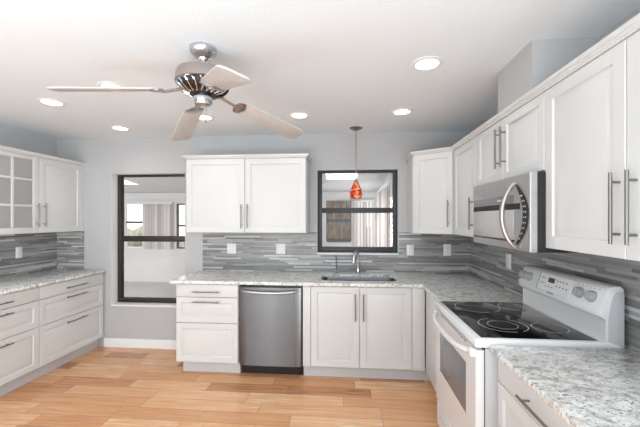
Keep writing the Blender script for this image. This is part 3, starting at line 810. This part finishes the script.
# ------------------------------------------------------------------ outlets
def outlet(label, loc, rz, w=.105, h=.118, n=2):
    t = thing('outlet_plate', label, 'outlet', loc, rz, 'white wall plates')
    MB().rings(-w/2, w/2, -h/2, h/2, [(0, -.003), (.003, -.0055)], 0).build('plate', 'outlet', t)
    for i in range(n):
        x = (i-(n-1)/2)*.046
        r = MB().rings(x-.0165, x+.0165, -.034, .034, [(0, -.0065), (.001, -.0075)], -.005).build('receptacle', 'outlet', t)
        m = MB()
        for z in (-.017, .017):
            m.box(x-.008, x-.0055, -.0079, -.0074, z-.005, z+.005); m.box(x+.005, x+.0075, -.0079, -.0074, z-.004, z+.004)
        m.build('slots', 'slot', r)
    return t
outlet('white double outlet plate under the middle wall cabinet, left of the pair', (-2.643, -.0085, 1.172), 0)
outlet('white double outlet plate under the middle wall cabinet, right of the pair', (-2.074, -.0085, 1.174), 0)
outlet('white outlet plate right beside the sink window', (-.640, -.0085, 1.17), 0, .078, .118, 1)
outlet('white outlet plate under the diagonal corner cabinet', (-.246, -.0085, 1.175), 0, .08, .125, 1)
outlet('white outlet plate on the right wall between corner and range', (-.0085, -.90, 1.165), R90, .085, .12, 1)
outlet('white outlet plate on the left wall over the drawers', (-W+.0085, -.478, 1.155), L90, .072, .118, 1)

# ------------------------------------------------------------------ ceiling can lights
cans = [(-.83, -1.66, 'largest recessed ceiling light, right of the fan above the range'), (-.838, -.73, 'recessed ceiling light near the back wall right of the pendant'),
        (-1.76, -.707, 'recessed ceiling light near the back wall between fan and pendant'), (-2.66, -.72, 'recessed ceiling light seen just under the fan hub'),
        (-3.69, -.43, 'recessed ceiling light in front of the tall left window'), (-3.718, -1.219, 'recessed ceiling light at far left below the fan blade tip'),
        (-3.005, -1.475, 'recessed ceiling light partly behind the left fan blade')]
can0 = None
for x, y, lb in cans:
    if can0 is None:
        can0 = thing('recessed_light', lb, 'ceiling light', (x, y, H), 0, 'recessed ceiling lights')
        MB().lathe([(.068, -.0005), (.098, -.0005), (.097, -.004), (.072, -.009), (.068, -.006)], seg=40, ring=True).build('trim_ring', 'trim', can0)
        MB().lathe([(0, -.0045), (.0675, -.0045), (.0675, -.001), (0, -.001)], seg=40).build('lens', 'lamp', can0)
    else: copy_thing(can0, (x, y, H), 0, lb)
    l = bpy.data.lights.new('can_lamp', 'SPOT'); l.energy = CAN_POWER; l.spot_size = math.radians(150); l.spot_blend = .8; l.shadow_soft_size = .07; l.color = CAN_COLOR
    o = bpy.data.objects.new('can_lamp', l); COL.objects.link(o); o.location = (x, y, H-.02)

# ------------------------------------------------------------------ pendant over the sink
t = thing('pendant_light', 'red mosaic glass pendant lamp hanging in front of the sink window', 'pendant lamp', (-1.233, -.215, H))
m = MB(); m.lathe([(0, -.0005), (.071, -.0005), (.071, -.006), (.05, -.018), (.018, -.028), (.006, -.034), (0, -.034)]); m.build('canopy', 'nickel', t)
m = MB(); m.tube([(0, 0, -.03), (0, 0, -.55)], .006, 10); m.build('stem', 'nickel', t)
m = MB(); m.lathe([(0, -.54), (.012, -.54), (.02, -.556), (.024, -.575), (0, -.575)], seg=20); m.build('socket_cap', 'handle', t)
m = MB(); outp = [(.022, -.566), (.038, -.60), (.054, -.64), (.064, -.68), (.063, -.71), (.056, -.736)]
m.lathe(outp+[(r-.004, z) for r, z in outp[::-1]], seg=32, ring=True)
m.build('lamp_shade', 'mosaic', t)
m = MB(); m.lathe([(0, -.585), (.014, -.59), (.024, -.64), (.020, -.675), (0, -.69)], seg=16); m.build('bulb', emit('bulb_glow', (255, 214, 160), 2), t)

# ------------------------------------------------------------------ ceiling fan
t = thing('ceiling_fan', 'chrome ceiling fan with four washed wood blades', 'ceiling fan', (-2.118, -1.955, H))
m = MB(); m.lathe([(0, -.0005), (.074, -.0005), (.075, -.012), (.068, -.03), (.05, -.05), (.03, -.06), (.026, -.072), (0, -.072)]); m.build('canopy', 'chrome', t)
m = MB(); m.lathe([(0, -.07), (.017, -.07), (.017, -.14), (0, -.14)], seg=20); m.build('downrod', 'chrome', t)
m = MB(); m.lathe([(0, -.112), (.03, -.112), (.06, -.118), (.11, -.124), (.138, -.138), (.145, -.16), (.145, -.19), (.148, -.193), (.148, -.2), (.143, -.204), (.12, -.208), (0, -.208)], seg=48); m.build('motor_housing', 'nickel', t)
m = MB(); m.lathe([(0, -.2085), (.135, -.2085), (.128, -.225), (.105, -.245), (.075, -.258), (0, -.258)], seg=48); vr = m.build('vent_ring', 'dark', t)
m = MB()
for i in range(20):
    a = 2*PI*i/20; c_, s_ = math.cos(a), math.sin(a); a2 = a+.10
    m.tube([(.139*c_, .139*s_, -.209), (.131*math.cos(a2), .131*math.sin(a2), -.227), (.107*math.cos(a2), .107*math.sin(a2), -.247), (.075*c_, .075*s_, -.260)], .006, 6)
m.build('vent_fins', 'chrome', vr)
m = MB(); m.lathe([(0, -.2585), (.046, -.2585), (.050, -.266), (.050, -.30), (.044, -.318), (.03, -.326), (0, -.328)], seg=32); m.build('switch_housing', 'chrome', t)
m = MB(); m.tube([(.03, -.03, -.315), (.03, -.03, -.40)], .0014, 6); m.lathe([(0, -.40), (.006, -.404), (.007, -.42), (0, -.426)], (.03, -.03, 0), 12); m.build('pull_chain', 'chrome', t)
drop = .10
for deg, dr in ((48, .125), (127, .125), (207, .085), (304, .145)):
    a = math.radians(deg); r0, r1 = .205, .705
    slope = -math.atan(dr/.6)
    T = Matrix.Translation((0, 0, -.230)) @ Matrix.Rotation(a, 4, 'Z') @ Matrix.Rotation(-slope, 4, 'Y') @ Matrix.Rotation(math.radians(13), 4, 'X').inverted()
    out = []
    N_ = 8
    def half(x): return .060+.012*(x-r0)/(r1-r0)
    top = [(r0+.03, half(r0)-.008), (r0+.06, half(r0))]
    hw = half(r1)
    rc = .035
    cor = [(r1-rc+rc*math.sin(PI/2*i/N_), hw-rc+rc*math.cos(PI/2*i/N_)) for i in range(N_+1)]
    up = [(r0, .035)]+top+cor
    poly = up+[(x, -y) for x, y in up[::-1]]
    m = MB(T); m.prism(poly, -.004, .004, 'z', .0015); bl = m.build('blade', 'blade', t)
    m = MB(T)
    m.tube([(.085, 0, .012), (.13, 0, .0), (.19, 0, -.008), (.215, 0, -.0085)], [.012, .009, .009, .010], 8)
    m.prism([(.205, -.03), (.215, -.052), (.232, -.060), (.250, -.052), (.258, -.03), (.272, 0), (.258, .03), (.250, .052), (.232, .060), (.215, .052), (.205, .03), (.198, 0)], -.010, -.0042, 'z', .002)
    m.build('blade_iron', 'brass', bl)
